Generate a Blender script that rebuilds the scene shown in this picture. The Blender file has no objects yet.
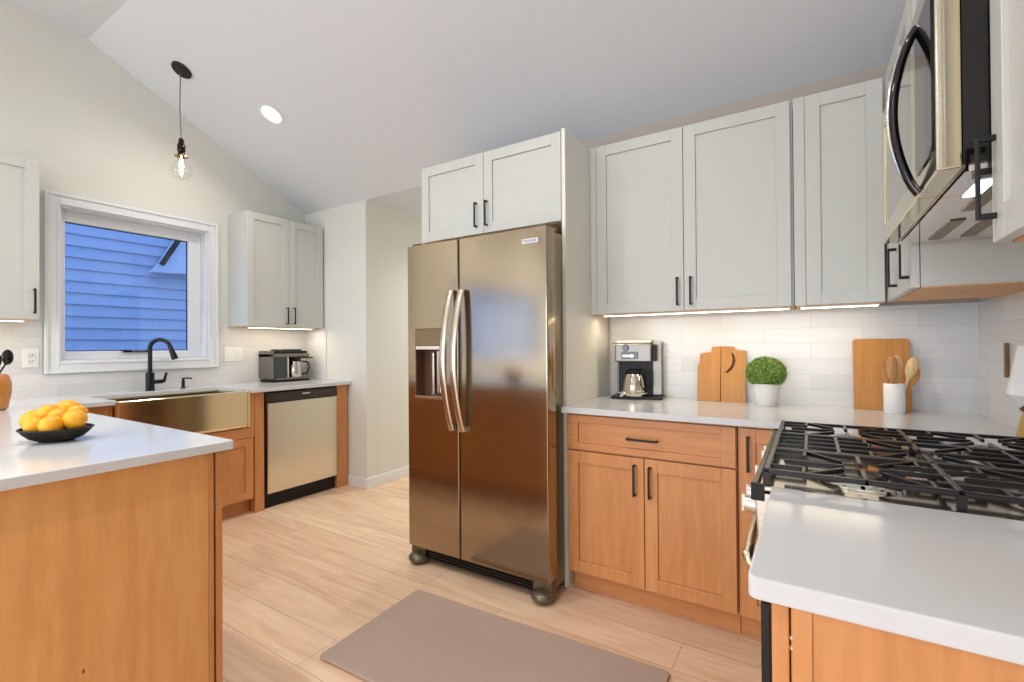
import bpy, bmesh, math, random
from mathutils import Vector, Matrix
random.seed(7)
S = bpy.context.scene
C = S.collection
PI = math.pi

# ------------------------------------------------------------------ camera
cd = bpy.data.cameras.new('camera')
cam = bpy.data.objects.new('camera', cd)
C.objects.link(cam)
cd.sensor_width = 36.0
cd.lens = 36.0 * 473.93 / 1024
cd.shift_y = 1.6 / 1024
cd.clip_start = 0.02
YAW, PIT, ROL = math.radians(32.2155), math.radians(.3563), math.radians(-.4149)
fw = Vector((-math.sin(YAW), math.cos(YAW), 0)); ri = Vector((math.cos(YAW), math.sin(YAW), 0)); up = Vector((0, 0, 1))
fw, up = fw*math.cos(PIT)+up*math.sin(PIT), up*math.cos(PIT)-fw*math.sin(PIT)
ri, up = ri*math.cos(ROL)+up*math.sin(ROL), up*math.cos(ROL)-ri*math.sin(ROL)
m = Matrix((ri, up, -fw)).transposed().to_4x4()
m.translation = (0, 0, 1.2153)
cam.matrix_world = m
S.camera = cam

# ------------------------------------------------------------------ world, view
S.view_settings.view_transform = 'Standard'
S.view_settings.look = 'None'
S.view_settings.gamma = 1
S.view_settings.exposure = 0.22
S.view_settings.use_curve_mapping = False
w = bpy.data.worlds.new('sky'); S.world = w; w.use_nodes = True
bg = w.node_tree.nodes['Background']
bg.inputs[0].default_value = (.24, .42, .90, 1)
bg.inputs[1].default_value = 1.75

def area(name, loc, target, sx, sy, power, col=(1, 1, 1), shape='RECTANGLE', spread=PI):
    l = bpy.data.lights.new(name, 'AREA'); l.shape = shape; l.size = sx; l.size_y = sy
    l.energy = power; l.color = col; l.spread = spread
    o = bpy.data.objects.new(name, l); C.objects.link(o); o.location = loc
    o.rotation_euler = (Vector(target)-Vector(loc)).to_track_quat('-Z', 'Y').to_euler()
    return o
# fill lights added behind the camera, set in two made-up window openings
area('added_fill', (-2.9, -4.54, 1.25), (-2.9, 0, 1.25), 1.66, 1.64, 50, (.945, .98, 1))
area('added_fill', (-.45, -4.54, 1.25), (-.45, 0, 1.25), 1.66, 1.64, 50, (.945, .98, 1))

# ------------------------------------------------------------------ mesh helpers
class MB:
    def __init__(s): s.b = bmesh.new()
    def box(s, x0, x1, y0, y1, z0, z1):
        if x0 > x1: x0, x1 = x1, x0
        if y0 > y1: y0, y1 = y1, y0
        if z0 > z1: z0, z1 = z1, z0
        v = [s.b.verts.new(p) for p in ((x0,y0,z0),(x1,y0,z0),(x1,y1,z0),(x0,y1,z0),(x0,y0,z1),(x1,y0,z1),(x1,y1,z1),(x0,y1,z1))]
        for f in ((3,2,1,0),(4,5,6,7),(0,1,5,4),(1,2,6,5),(2,3,7,6),(3,0,4,7)): s.b.faces.new([v[i] for i in f])
        return s
    def prism(s, pts, axis, a, b):
        """pts: 2D outline; axis 'x': pts are (y,z); 'y': (x,z); 'z': (x,y). extruded from a to b"""
        def P(p, t):
            return {'x': (t, p[0], p[1]), 'y': (p[0], t, p[1]), 'z': (p[0], p[1], t)}[axis]
        A = [s.b.verts.new(P(p, a)) for p in pts]; B = [s.b.verts.new(P(p, b)) for p in pts]
        n = len(pts)
        s.b.faces.new(A); s.b.faces.new(B[::-1])
        for i in range(n): s.b.faces.new((A[i], B[i], B[(i+1) % n], A[(i+1) % n]))
        return s
    def lathe(s, prof, cx=0, cy=0, n=32, sx=1, sy=1, close=True):
        rings = []
        for r, z in prof:
            if r < 1e-6: rings.append([s.b.verts.new((cx, cy, z))])
            else: rings.append([s.b.verts.new((cx+sx*r*math.cos(2*PI*k/n), cy+sy*r*math.sin(2*PI*k/n), z)) for k in range(n)])
        for a, b in zip(rings, rings[1:]):
            for k in range(n):
                k2 = (k+1) % n
                if len(a) == 1 and len(b) == 1: continue
                if len(a) == 1: s.b.faces.new((a[0], b[k2], b[k]))
                elif len(b) == 1: s.b.faces.new((a[k], a[k2], b[0]))
                else: s.b.faces.new((a[k], a[k2], b[k2], b[k]))
        return s
    def tube(s, pts, r, n=10, caps=True, flat=None):
        """sweep a circle (or ellipse flat=(ra,rb)) along pts; r may be a list"""
        pts = [Vector(p) for p in pts]; rs = r if isinstance(r, (list, tuple)) else [r]*len(pts)
        t0 = (pts[1]-pts[0]).normalized()
        ref = Vector((0, 0, 1)) if abs(t0.z) < .9 else Vector((0, 1, 0))
        nrm = (ref - t0*ref.dot(t0)).normalized()
        rings = []
        for i, p in enumerate(pts):
            t = (pts[min(i+1, len(pts)-1)]-pts[max(i-1, 0)]).normalized()
            nrm = (nrm - t*nrm.dot(t)).normalized(); bn = t.cross(nrm)
            fa, fb = flat if flat else (1, 1)
            rings.append([s.b.verts.new(p + nrm*(math.cos(2*PI*k/n)*rs[i]*fa) + bn*(math.sin(2*PI*k/n)*rs[i]*fb)) for k in range(n)])
        for a, b in zip(rings, rings[1:]):
            for k in range(n): s.b.faces.new((a[k], a[(k+1) % n], b[(k+1) % n], b[k]))
        if caps: s.b.faces.new(rings[0][::-1]); s.b.faces.new(rings[-1])
        return s
    def bar(s, p, q, wd, ht):
        """rectangular bar from p to q, wd horizontal, ht vertical"""
        p, q = Vector(p), Vector(q); t = (q-p).normalized()
        side = t.cross(Vector((0, 0, 1)))
        side = side.normalized() if side.length > 1e-4 else Vector((1, 0, 0))
        u = side.cross(t).normalized(); a, b = side*wd/2, u*ht/2
        v = [s.b.verts.new(c) for c in (p-a-b, p+a-b, p+a+b, p-a+b, q-a-b, q+a-b, q+a+b, q-a+b)]
        for f in ((0,1,2,3),(7,6,5,4),(0,4,5,1),(1,5,6,2),(2,6,7,3),(3,7,4,0)): s.b.faces.new([v[i] for i in f])
        return s
    def ball(s, c, r, sx=1, sy=1, sz=1, u=20, v=14):
        mt = Matrix.Translation(c) @ Matrix.Diagonal((r*sx, r*sy, r*sz, 1))
        bmesh.ops.create_uvsphere(s.b, u_segments=u, v_segments=v, radius=1, matrix=mt); return s
    def build(s, name, mat, parent=None, bevel=0, smooth=False, loc=None, rotz=0, seg=2):
        bmesh.ops.recalc_face_normals(s.b, faces=s.b.faces)
        me = bpy.data.meshes.new(name); s.b.to_mesh(me); s.b.free()
        me.materials.append(mat)
        o = bpy.data.objects.new(name, me); C.objects.link(o)
        if smooth:
            for p in me.polygons: p.use_smooth = True
            me.set_sharp_from_angle(angle=math.radians(38))
        if bevel:
            b = o.modifiers.new('edge', 'BEVEL'); b.width = bevel; b.segments = seg; b.limit_method = 'ANGLE'; b.angle_limit = math.radians(40)
        if parent: o.parent = parent
        if loc: o.location = loc
        o.rotation_euler.z = rotz
        return o

def tag(o, label=None, cat=None, group=None, kind=None):
    if label: o['label'] = label
    if cat: o['category'] = cat
    if group: o['group'] = group
    if kind: o['kind'] = kind
    return o
def thing(name, label, cat, loc=(0, 0, 0), rotz=0, group=None):
    o = bpy.data.objects.new(name, None); C.objects.link(o); o.empty_display_size = .1
    o.location = loc; o.rotation_euler = (0, 0, rotz)
    return tag(o, label, cat, group)
def struct(o): o['kind'] = 'structure'; return o

# ------------------------------------------------------------------ materials
def mat(name, col=(.8,.8,.8), rough=.5, metal=0, **kw):
    m = bpy.data.materials.new(name); m.use_nodes = True
    b = m.node_tree.nodes['Principled BSDF']
    b.inputs['Base Color'].default_value = (*col, 1); b.inputs['Roughness'].default_value = rough; b.inputs['Metallic'].default_value = metal
    for k, v in kw.items(): b.inputs[k.replace('_', ' ')].default_value = v
    return m
def nodes(m): return m.node_tree.nodes, m.node_tree.links, m.node_tree.nodes['Principled BSDF']
def paint(name, col, rough=.5, var=.03, scale=60, bump=.02):
    m = mat(name, col, rough); N, L, b = nodes(m)
    tc = N.new('ShaderNodeTexCoord'); n = N.new('ShaderNodeTexNoise'); n.inputs['Scale'].default_value = scale
    L.new(tc.outputs['Object'], n.inputs['Vector'])
    mx = N.new('ShaderNodeMix'); mx.data_type = 'RGBA'
    mx.inputs[6].default_value = (*[c*(1-var) for c in col], 1); mx.inputs[7].default_value = (*[min(1, c*(1+var)) for c in col], 1)
    L.new(n.outputs['Fac'], mx.inputs[0]); L.new(mx.outputs[2], b.inputs['Base Color'])
    bp = N.new('ShaderNodeBump'); bp.inputs['Strength'].default_value = bump; bp.inputs['Distance'].default_value = .002
    L.new(n.outputs['Fac'], bp.inputs['Height']); L.new(bp.outputs[0], b.inputs['Normal'])
    return m
def wood(name, c0, c1, c2, scale=(9, 9, .9), rough=.35, rings=1.0, coat=.2):
    m = mat(name, c1, rough); N, L, b = nodes(m)
    b.inputs['Coat Weight'].default_value = coat; b.inputs['Coat Roughness'].default_value = .25
    tc = N.new('ShaderNodeTexCoord'); mp = N.new('ShaderNodeMapping'); mp.inputs['Scale'].default_value = scale
    L.new(tc.outputs['Object'], mp.inputs[0])
    n1 = N.new('ShaderNodeTexNoise'); n1.inputs['Scale'].default_value = .45*rings; n1.inputs['Detail'].default_value = 3; n1.inputs['Distortion'].default_value = .5
    n2 = N.new('ShaderNodeTexNoise'); n2.inputs['Scale'].default_value = 5; n2.inputs['Detail'].default_value = 8; n2.inputs['Roughness'].default_value = .65
    L.new(mp.outputs[0], n1.inputs['Vector']); L.new(mp.outputs[0], n2.inputs['Vector'])
    ml = N.new('ShaderNodeMath'); ml.operation = 'MULTIPLY'; ml.inputs[1].default_value = 9.0
    L.new(n1.outputs['Fac'], ml.inputs[0])
    sn = N.new('ShaderNodeMath'); sn.operation = 'SINE'; L.new(ml.outputs[0], sn.inputs[0])
    ad = N.new('ShaderNodeMath'); ad.operation = 'MULTIPLY_ADD'; ad.inputs[1].default_value = .17; L.new(sn.outputs[0], ad.inputs[0]); L.new(n2.outputs['Fac'], ad.inputs[2])
    cr = N.new('ShaderNodeValToRGB'); e = cr.color_ramp.elements
    e[0].position = .12; e[0].color = (*c0, 1); e[1].position = .9; e[1].color = (*c2, 1)
    k = cr.color_ramp.elements.new(.5); k.color = (*c1, 1)
    L.new(ad.outputs[0], cr.inputs[0]); L.new(cr.outputs[0], b.inputs['Base Color'])
    return m
def swz(N, L, src, a, b_):
    sp = N.new('ShaderNodeSeparateXYZ'); cb = N.new('ShaderNodeCombineXYZ'); L.new(src, sp.inputs[0])
    L.new(sp.outputs[a], cb.inputs[0]); L.new(sp.outputs[b_], cb.inputs[1]); return cb.outputs[0]
def tile(name, ax):
    m = mat(name, (.8, .8, .79), .22); N, L, b = nodes(m)
    tc = N.new('ShaderNodeTexCoord'); v = swz(N, L, tc.outputs['Object'], ax, 2)
    br = N.new('ShaderNodeTexBrick'); br.offset = .5; br.inputs['Scale'].default_value = 1
    br.inputs['Brick Width'].default_value = .405; br.inputs['Row Height'].default_value = .076
    br.inputs['Mortar Size'].default_value = .0014; br.inputs['Mortar Smooth'].default_value = .3; br.inputs['Bias'].default_value = 0
    br.inputs['Color1'].default_value = (.78, .785, .78, 1); br.inputs['Color2'].default_value = (.70, .712, .715, 1); br.inputs['Mortar'].default_value = (.64, .64, .63, 1)
    L.new(v, br.inputs['Vector'])
    mp = N.new('ShaderNodeMapping'); mp.inputs['Scale'].default_value = (3, 30, 1); L.new(v, mp.inputs[0])
    n = N.new('ShaderNodeTexNoise'); n.inputs['Scale'].default_value = 1.4; L.new(mp.outputs[0], n.inputs['Vector'])
    mx = N.new('ShaderNodeMix'); mx.data_type = 'RGBA'; mx.blend_type = 'MULTIPLY'; mx.inputs[0].default_value = .35
    L.new(br.outputs['Color'], mx.inputs[6]); cr = N.new('ShaderNodeValToRGB'); cr.color_ramp.elements[0].color = (.78, .8, .82, 1); cr.color_ramp.elements[0].position = .3
    L.new(n.outputs['Fac'], cr.inputs[0]); L.new(cr.outputs[0], mx.inputs[7]); L.new(mx.outputs[2], b.inputs['Base Color'])
    bp = N.new('ShaderNodeBump'); bp.inputs['Strength'].default_value = .25; bp.inputs['Distance'].default_value = .002; bp.invert = True
    L.new(br.outputs['Fac'], bp.inputs['Height']); L.new(bp.outputs[0], b.inputs['Normal'])
    return m
def planks():
    m = mat('oak_planks', (.7, .5, .35), .38); N, L, b = nodes(m)
    tc = N.new('ShaderNodeTexCoord')
    br = N.new('ShaderNodeTexBrick'); br.offset = .37; br.offset_frequency = 2; br.inputs['Scale'].default_value = 1
    br.inputs['Brick Width'].default_value = 1.22; br.inputs['Row Height'].default_value = .182
    br.inputs['Mortar Size'].default_value = .0013; br.inputs['Bias'].default_value = 0; br.inputs['Mortar Smooth'].default_value = .1
    br.inputs['Color1'].default_value = (.93, .70, .50, 1); br.inputs['Color2'].default_value = (.82, .58, .395, 1); br.inputs['Mortar'].default_value = (.46, .30, .18, 1)
    L.new(tc.outputs['Object'], br.inputs['Vector'])
    # grain shifted by plank so it never runs across a joint
    sp = N.new('ShaderNodeSeparateXYZ'); L.new(tc.outputs['Object'], sp.inputs[0])
    fl = N.new('ShaderNodeMath'); fl.operation = 'SNAP'; fl.inputs[1].default_value = .182; L.new(sp.outputs[1], fl.inputs[0])
    m7 = N.new('ShaderNodeMath'); m7.operation = 'MULTIPLY'; m7.inputs[1].default_value = 37.3; L.new(fl.outputs[0], m7.inputs[0])
    cb = N.new('ShaderNodeCombineXYZ')
    mxx = N.new('ShaderNodeMath'); mxx.operation = 'MULTIPLY'; mxx.inputs[1].default_value = 1.3; L.new(sp.outputs[0], mxx.inputs[0])
    myy = N.new('ShaderNodeMath'); myy.operation = 'MULTIPLY'; myy.inputs[1].default_value = 13; L.new(sp.outputs[1], myy.inputs[0])
    L.new(mxx.outputs[0], cb.inputs[0]); L.new(myy.outputs[0], cb.inputs[1]); L.new(m7.outputs[0], cb.inputs[2])
    n = N.new('ShaderNodeTexNoise'); n.inputs['Scale'].default_value = 1.6; n.inputs['Detail'].default_value = 7; n.inputs['Roughness'].default_value = .6; n.inputs['Distortion'].default_value = .7
    L.new(cb.outputs[0], n.inputs['Vector'])
    cr = N.new('ShaderNodeValToRGB'); e = cr.color_ramp.elements; e[0].position = .28; e[0].color = (.74, .62, .53, 1); e[1].position = .62; e[1].color = (1, 1, 1, 1)
    L.new(n.outputs['Fac'], cr.inputs[0])
    mx = N.new('ShaderNodeMix'); mx.data_type = 'RGBA'; mx.blend_type = 'MULTIPLY'; mx.inputs[0].default_value = .8
    L.new(br.outputs['Color'], mx.inputs[6]); L.new(cr.outputs[0], mx.inputs[7]); L.new(mx.outputs[2], b.inputs['Base Color'])
    bp = N.new('ShaderNodeBump'); bp.inputs['Strength'].default_value = .2; bp.inputs['Distance'].default_value = .001; bp.invert = True
    L.new(br.outputs['Fac'], bp.inputs['Height']); L.new(bp.outputs[0], b.inputs['Normal'])
    return m
def brushed(name, col, rough=.25, scale=(1, 1, 300), aniso=0, bump=.02):
    m = mat(name, col, rough, 1); N, L, b = nodes(m)
    tc = N.new('ShaderNodeTexCoord'); mp = N.new('ShaderNodeMapping'); mp.inputs['Scale'].default_value = scale
    n = N.new('ShaderNodeTexNoise'); n.inputs['Scale'].default_value = 2; n.inputs['Detail'].default_value = 3
    L.new(tc.outputs['Object'], mp.inputs[0]); L.new(mp.outputs[0], n.inputs['Vector'])
    mr = N.new('ShaderNodeMapRange'); mr.inputs[3].default_value = rough*.75; mr.inputs[4].default_value = rough*1.3
    L.new(n.outputs['Fac'], mr.inputs[0]); L.new(mr.outputs[0], b.inputs['Roughness'])
    bp = N.new('ShaderNodeBump'); bp.inputs['Strength'].default_value = bump; bp.inputs['Distance'].default_value = .001
    L.new(n.outputs['Fac'], bp.inputs['Height']); L.new(bp.outputs[0], b.inputs['Normal'])
    return m
def glass(name, col=(1, 1, 1), rough=0, ior=1.45):
    return mat(name, col, rough, 0, Transmission_Weight=1.0, IOR=ior)
def thin_glass(name, tint=(.97, .98, 1), refl=.08):
    m = bpy.data.materials.new(name); m.use_nodes = True; N = m.node_tree.nodes; L = m.node_tree.links; N.clear()
    o = N.new('ShaderNodeOutputMaterial'); t = N.new('ShaderNodeBsdfTransparent'); t.inputs[0].default_value = (*tint, 1)
    g = N.new('ShaderNodeBsdfGlossy'); g.inputs['Roughness'].default_value = .02
    f = N.new('ShaderNodeLayerWeight'); f.inputs[0].default_value = .5
    pw = N.new('ShaderNodeMath'); pw.operation = 'POWER'; pw.inputs[1].default_value = 4; L.new(f.outputs['Facing'], pw.inputs[0])
    ml = N.new('ShaderNodeMath'); ml.operation = 'MULTIPLY_ADD'; ml.inputs[1].default_value = .45; ml.inputs[2].default_value = refl*.6; ml.use_clamp = True; L.new(pw.outputs[0], ml.inputs[0])
    x = N.new('ShaderNodeMixShader'); L.new(ml.outputs[0], x.inputs[0]); L.new(t.outputs[0], x.inputs[1]); L.new(g.outputs[0], x.inputs[2]); L.new(x.outputs[0], o.inputs[0])
    return m
def emit(name, col, st):
    m = mat(name, (0, 0, 0), 1, 0); b = m.node_tree.nodes['Principled BSDF']
    b.inputs['Emission Color'].default_value = (*col, 1); b.inputs['Emission Strength'].default_value = st; return m

M = {}
M['wall'] = paint('wall_paint', (.75, .76, .705), .6)
M['taupe'] = paint('shade_tinted_wall_paint', (.50, .43, .385), .6)  # back wall only: brown shade above the uppers put into the colour
M['ceil'] = paint('ceiling_paint', (.71, .745, .785), .7)
M['trim'] = paint('trim_paint', (.80, .83, .86), .35)
M['cab'] = paint('greige_lacquer', (.60, .615, .575), .38, .01, 30, .01)
M['cabedge'] = paint('cabinet_interior', (.72, .60, .42), .5)
M['panelw'] = paint('cream_panel', (.82, .81, .73), .4, .01, 30, .01)
M['maple'] = wood('maple_stain', (.53, .215, .068), (.65, .285, .100), (.74, .36, .143))
M['mapleh'] = wood('maple_stain_across', (.53, .215, .068), (.65, .285, .100), (.74, .36, .143), (.9, 9, 9))
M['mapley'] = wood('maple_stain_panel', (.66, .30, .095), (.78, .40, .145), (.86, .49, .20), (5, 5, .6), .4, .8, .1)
M['ply'] = wood('raw_plywood', (.62, .33, .15), (.78, .48, .25), (.85, .58, .34), (.9, 9, 9), .6, 1, 0)
M['quartz'] = paint('white_quartz', (.66, .68, .695), .14, .03, 8, 0)
M['oak'] = planks()
M['tilex'] = tile('tile_along_back', 0); M['tiley'] = tile('tile_along_side', 1)
M['black'] = mat('black_metal', (.009, .009, .010), .45, .3)
M['blackp'] = mat('black_plastic', (.008, .008, .008), .4, 0, Specular_IOR_Level=.3)
M['blackg'] = mat('black_gloss', (.008, .007, .007), .06)
M['iron'] = mat('cast_iron', (.006, .005, .006), .25)
M['steel'] = brushed('brushed_steel', (.62, .60, .56), .27)
M['steelf'] = brushed('fridge_steel', (.40, .33, .24), .135, (2, 2, 260))
M['steels'] = brushed('sink_steel', (.86, .72, .48), .14, (2, 260, 2))
M['steeld'] = mat('dishwasher_steel', (.74, .70, .60), .24, 1)
M['chrome'] = mat('chrome', (.80, .79, .76), .07, 1)
M['hand'] = mat('satin_handle', (.60, .53, .43), .24, 1)
M['gold'] = mat('champagne_metal', (.75, .66, .48), .12, 1)
M['white'] = mat('white_plastic', (.82, .82, .80), .35)
M['ceramic'] = mat('white_ceramic', (.84, .84, .82), .25)
M['glass'] = glass('clear_glass'); M['pane'] = thin_glass('window_glass')
M['cglass'] = thin_glass('carafe_glass', (.75, .72, .68), .1)

# ------------------------------------------------------------------ key measures (metres)
XW, XR, YB, YS, XS = -4.07, .607, 2.748, 2.775, -3.228   # left wall, right wall, back wall, stub wall, its end
YF = -4.5                                               # wall behind the camera
ZU, ZT, ZC, ZK = 1.384, 2.308, .914, .885               # uppers bottom/top, counter top/underside
FL, YK, ZE = 3.286, 1.165, 2.478                        # flat ceiling, crease, eave height
SL = (FL-ZE)/(YS-YK)
zc = lambda y: FL-(y-YK)*SL

# ------------------------------------------------------------------ room shell
struct(MB().box(-4.3, XR+.15, YF-.15, 7, -.08, 0).build('floor', M['oak']))
def gable(x0, x1, name, holes):
    """wall of the sloped-ceiling profile between x0 and x1, with rectangular holes (y0,y1,z0,z1)"""
    mb = MB(); y = YF-.12
    top = lambda a: FL+.15 if a <= YK else zc(a)+.15
    for (h0, h1, z0, z1) in holes:
        mb.box(x0, x1, y, h0, 0, z1) if h0 > y else None
        mb.box(x0, x1, h0, h1, 0, z0); y = h1
    mb.box(x0, x1, y, YS+.12, 0, holes[0][3])
    z1 = holes[0][3]
    mb.prism([(YF-.12, z1), (YS+.12, z1), (YS+.12, zc(YS)+.02), (YS+.0, zc(YS)+.12), (YK, FL+.12), (YF-.12, FL+.12)], 'x', x0, x1)
    return mb
W1 = (1.02, 1.905, 1.13, 2.14)
W2 = (-3.7, -1.25, .95, 2.14)
struct(gable(XW-.16, XW, 'wall_left', [W2, W1]).build('wall_left', M['wall']))
struct(MB().box(XR, XR+.12, YF-.12, YB+.12, 0, 3.6).build('wall_right', M['wall']))
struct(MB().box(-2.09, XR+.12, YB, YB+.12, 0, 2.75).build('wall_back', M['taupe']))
struct(MB().box(XW-.16, XS, YS, YS+.12, 0, 2.60).build('wall_corner', M['wall']))
struct(MB().box(XS-.12, XS, YS+.121, 6.8, 0, 2.60).build('wall_hall', M['wall']))
struct(MB().box(-2.09, -1.97, YB+.121, 6.8, 0, 2.6).build('wall_hall_side', M['wall']))
struct(MB().box(XS-.12, -1.97, 6.8, 6.92, 0, 2.6).build('wall_hall_end', M['wall']))
# wall behind the camera, two window openings added to hold the fill lights
mb = MB(); zs = (.40, 2.1)
mb.box(XW-.16, XR+.12, YF-.12, YF, 0, zs[0]); mb.box(XW-.16, XR+.12, YF-.12, YF, zs[1], 3.6)
for a, b in ((XW-.16, -3.75), (-2.05, -1.3), (.4, XR+.12)): mb.box(a, b, YF-.12, YF, zs[0], zs[1])
struct(mb.build('wall_front', M['wall']))
# ceiling: flat part, slope, low flat part over the hall
mb = MB()
mb.prism([(YF-.12, FL), (YK, FL), (YS, ZE), (YS, ZE+.1), (YK, FL+.13), (YF-.12, FL+.13)], 'x', XW-.16, XR+.12)
mb.box(XS-.12, -1.97, YS, 6.92, ZE, ZE+.1)
struct(mb.build('ceiling', M['ceil']))
# baseboards
def baseboard(name, x0, x1, y0, y1):
    mb = MB(); mb.box(x0, x1, y0, y1, 0, .085); cx, cy = (x0+x1)/2, (y0+y1)/2
    struct(mb.build(name, M['trim'], bevel=.004))
baseboard('baseboard_hall', XS, XS+.014, YS-.014, 6.79)
baseboard('baseboard_corner', -3.459, XS, YS-.014, YS)
# windows
def window(name, x, h, mullions=()):
    y0, y1, z0, z1 = h
    r = struct(MB().box(0, 0.001, 0, .001, 0, .001).build('tmp', M['trim'])) if False else None
    t = bpy.data.objects.new(name, None); C.objects.link(t); t.location = (x, (y0+y1)/2, z0); t['kind'] = 'structure'
    oy = (y0+y1)/2
    a, b, c, d = y0-oy, y1-oy, 0, z1-z0
    # casing on the room side: outer back band and inner flat
    mb = MB(); e = .072
    for (q0, q1, r0, r1) in ((a-e, a, c-e, d+e), (b, b+e, c-e, d+e), (a, b, c-e, c), (a, b, d, d+e)): mb.box(0, .016, q0, q1, r0, r1)
    mb.build('casing', M['trim'], t, bevel=.003)
    mb = MB(); g = .018
    for (q0, q1, r0, r1) in ((a-e, a-e+g, c-e, d+e), (b+e-g, b+e, c-e, d+e), (a-e+g, b+e-g, c-e, c-e+g), (a-e+g, b+e-g, d+e-g, d+e)): mb.box(.0165, .026, q0, q1, r0, r1)
    for (q0, q1, r0, r1) in ((a-.012, a, c-.012, d+.012), (b, b+.012, c-.012, d+.012), (a, b, c-.012, c), (a, b, d, d+.012)): mb.box(.0165, .021, q0, q1, r0, r1)
    mb.build('moulding', M['trim'], t, bevel=.003)
    # jamb liner, sash, pane
    mb = MB(); k = .012
    for (q0, q1, r0, r1) in ((a, a+k, c, d), (b-k, b, c, d), (a+k, b-k, c, c+k), (a+k, b-k, d-k, d)): mb.box(-.16, -.0, q0, q1, r0, r1)
    mb.build('jamb', M['trim'], t)
    mb = MB(); s0, s1, s2, s3 = a+k, b-k, c+k, d-k; f = .046
    g0, g1, g2, g3 = s0+f-.008, s1-f-.045, s2+f+.010, s3-f-.026
    for (q0, q1, r0, r1) in ((s0, g0, s2, s3), (g1, s1, s2, s3), (g0, g1, s2, g2), (g0, g1, g3, s3)): mb.box(-.125, -.075, q0, q1, r0, r1)
    for mu in mullions: mb.box(-.125, -.075, mu-oy-.03, mu-oy+.03, g2, g3)
    mb.build('sash', M['trim'], t, bevel=.004)
    mb = MB(); g = .006
    q0, q1, r0, r1 = g0, g1, g2, g3
    for v in ((q0, q0+g, r0, r1), (q1-g, q1, r0, r1), (q0+g, q1-g, r0, r0+g), (q0+g, q1-g, r1-g, r1)): mb.box(-.107, -.1, *v)
    mb.build('gasket', mat('blue_black_rubber', (.01, .015, .05), .5), t)
    MB().box(-.104, -.1035, g0+g, g1-g, g2+g, g3-g).build('pane', M['pane'], t)
    return t
t = window('window_1', XW, W1)
mb = MB(); mb.box(-.073, -.055, -.085, .075, .056, .066); mb.box(-.062, -.052, -.105, -.04, .066, .073); mb.ball((-.055, .055, .070), .007)
mb.build('crank', M['black'], t)
window('window_2', XW, W2, (-2.475,))
def added_window_front(name, x0, x1):
    t = bpy.data.objects.new(name, None); C.objects.link(t); t.location = ((x0+x1)/2, YF, zs[0]); t['kind'] = 'structure'
    h = (x1-x0)/2; H = zs[1]-zs[0]; mb = MB()
    for (a, b, c, d) in ((-h-.07, -h, -.07, H+.07), (h, h+.07, -.07, H+.07), (-h, h, -.07, 0), (-h, h, H, H+.07)): mb.box(a, b, 0, .02, c, d)
    mb.build('casing', M['trim'], t, bevel=.003)
    mb = MB()
    for (a, b, c, d) in ((-h, -h+.05, 0, H), (h-.05, h, 0, H), (-h, h, 0, .05), (-h, h, H-.05, H)): mb.box(a, b, -.1, -.06, c, d)
    mb.build('sash', M['trim'], t)
    MB().box(-h+.05, h-.05, -.085, -.08, .05, H-.05).build('pane', M['pane'], t)
added_window_front('added_window_3', -3.75, -2.05); added_window_front('added_window_4', -1.3, .4)  # unseen windows, made up to house the fill lights

# ------------------------------------------------------------------ outside the window
m_sid = mat('blue_grey_shingle', (.60, .66, .74), .7); N, L, b = nodes(m_sid)
tc = N.new('ShaderNodeTexCoord'); v = swz(N, L, tc.outputs['Object'], 1, 2)
br = N.new('ShaderNodeTexBrick'); br.inputs['Scale'].default_value = 1; br.offset = .43; br.inputs['Brick Width'].default_value = .9; br.inputs['Row Height'].default_value = .132; br.inputs['Mortar Size'].default_value = .0025
br.inputs['Color1'].default_value = (.55, .62, .72, 1); br.inputs['Color2'].default_value = (.48, .56, .68, 1); br.inputs['Mortar'].default_value = (.42, .5, .62, 1)
L.new(v, br.inputs['Vector']); L.new(br.outputs['Color'], b.inputs['Base Color'])
mb = MB(); X0 = -7.0; rows = [(X0-.02, -.6)]
pr = [(X0-.1, -.8)]
z = -.792
while z < 4.4:
    pr += [(X0+.022, z), (X0, z+.126), (X0, z+.132)]; z += .132
pr += [(X0-.1, z)]
mb.prism(pr, 'y', -.6, 6.5)
house = thing('neighbour_house', 'blue-grey shingled side of the house next door seen through the window over the sink', 'house', (0, 0, 0))
mb.build('siding', m_sid, house)
mb = MB(); mb.prism([(2.56, 2.15), (3.3, 2.19), (3.3, 3.0), (3.02, 2.95), (2.66, 2.27)], 'x', X0+.05, X0+.20); mb.build('gable_trim', mat('pale_blue_board', (.75, .80, .88), .5), house)
mb = MB(); mb.bar((X0+.26, 2.63, 2.24), (X0+.26, 2.86, 2.66), .05, .05); mb.build('gutter_strap', M['black'], house)
tag(MB().box(-9, -4.24, -9, 9, -.9, -.8).build('outdoor_ground', mat('bluish_grass', (.12, .16, .1), .9)), kind='structure')

# ------------------------------------------------------------------ backsplash tiles
struct(MB().box(-1.022, XR-.009, YB-.009, YB, ZC, ZU+.0).build('trim_1', M['tilex']))
struct(MB().box(XR-.009, XR, .60, YB-.009, ZC, ZU).build('trim_2', M['tiley']))
mb = MB(); mb.box(XW, XW+.009, -.1, .94, ZC, ZU); mb.box(XW, XW+.009, .94, 1.985, ZC, W1[2]-.075); mb.box(XW, XW+.009, 1.985, YS-.0, ZC, ZU)
struct(mb.build('trim_3', M['tiley']))
struct(MB().box(XW+.009, -3.757, YS-.009, YS, ZC, ZU).build('trim_4', M['tilex']))

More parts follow.
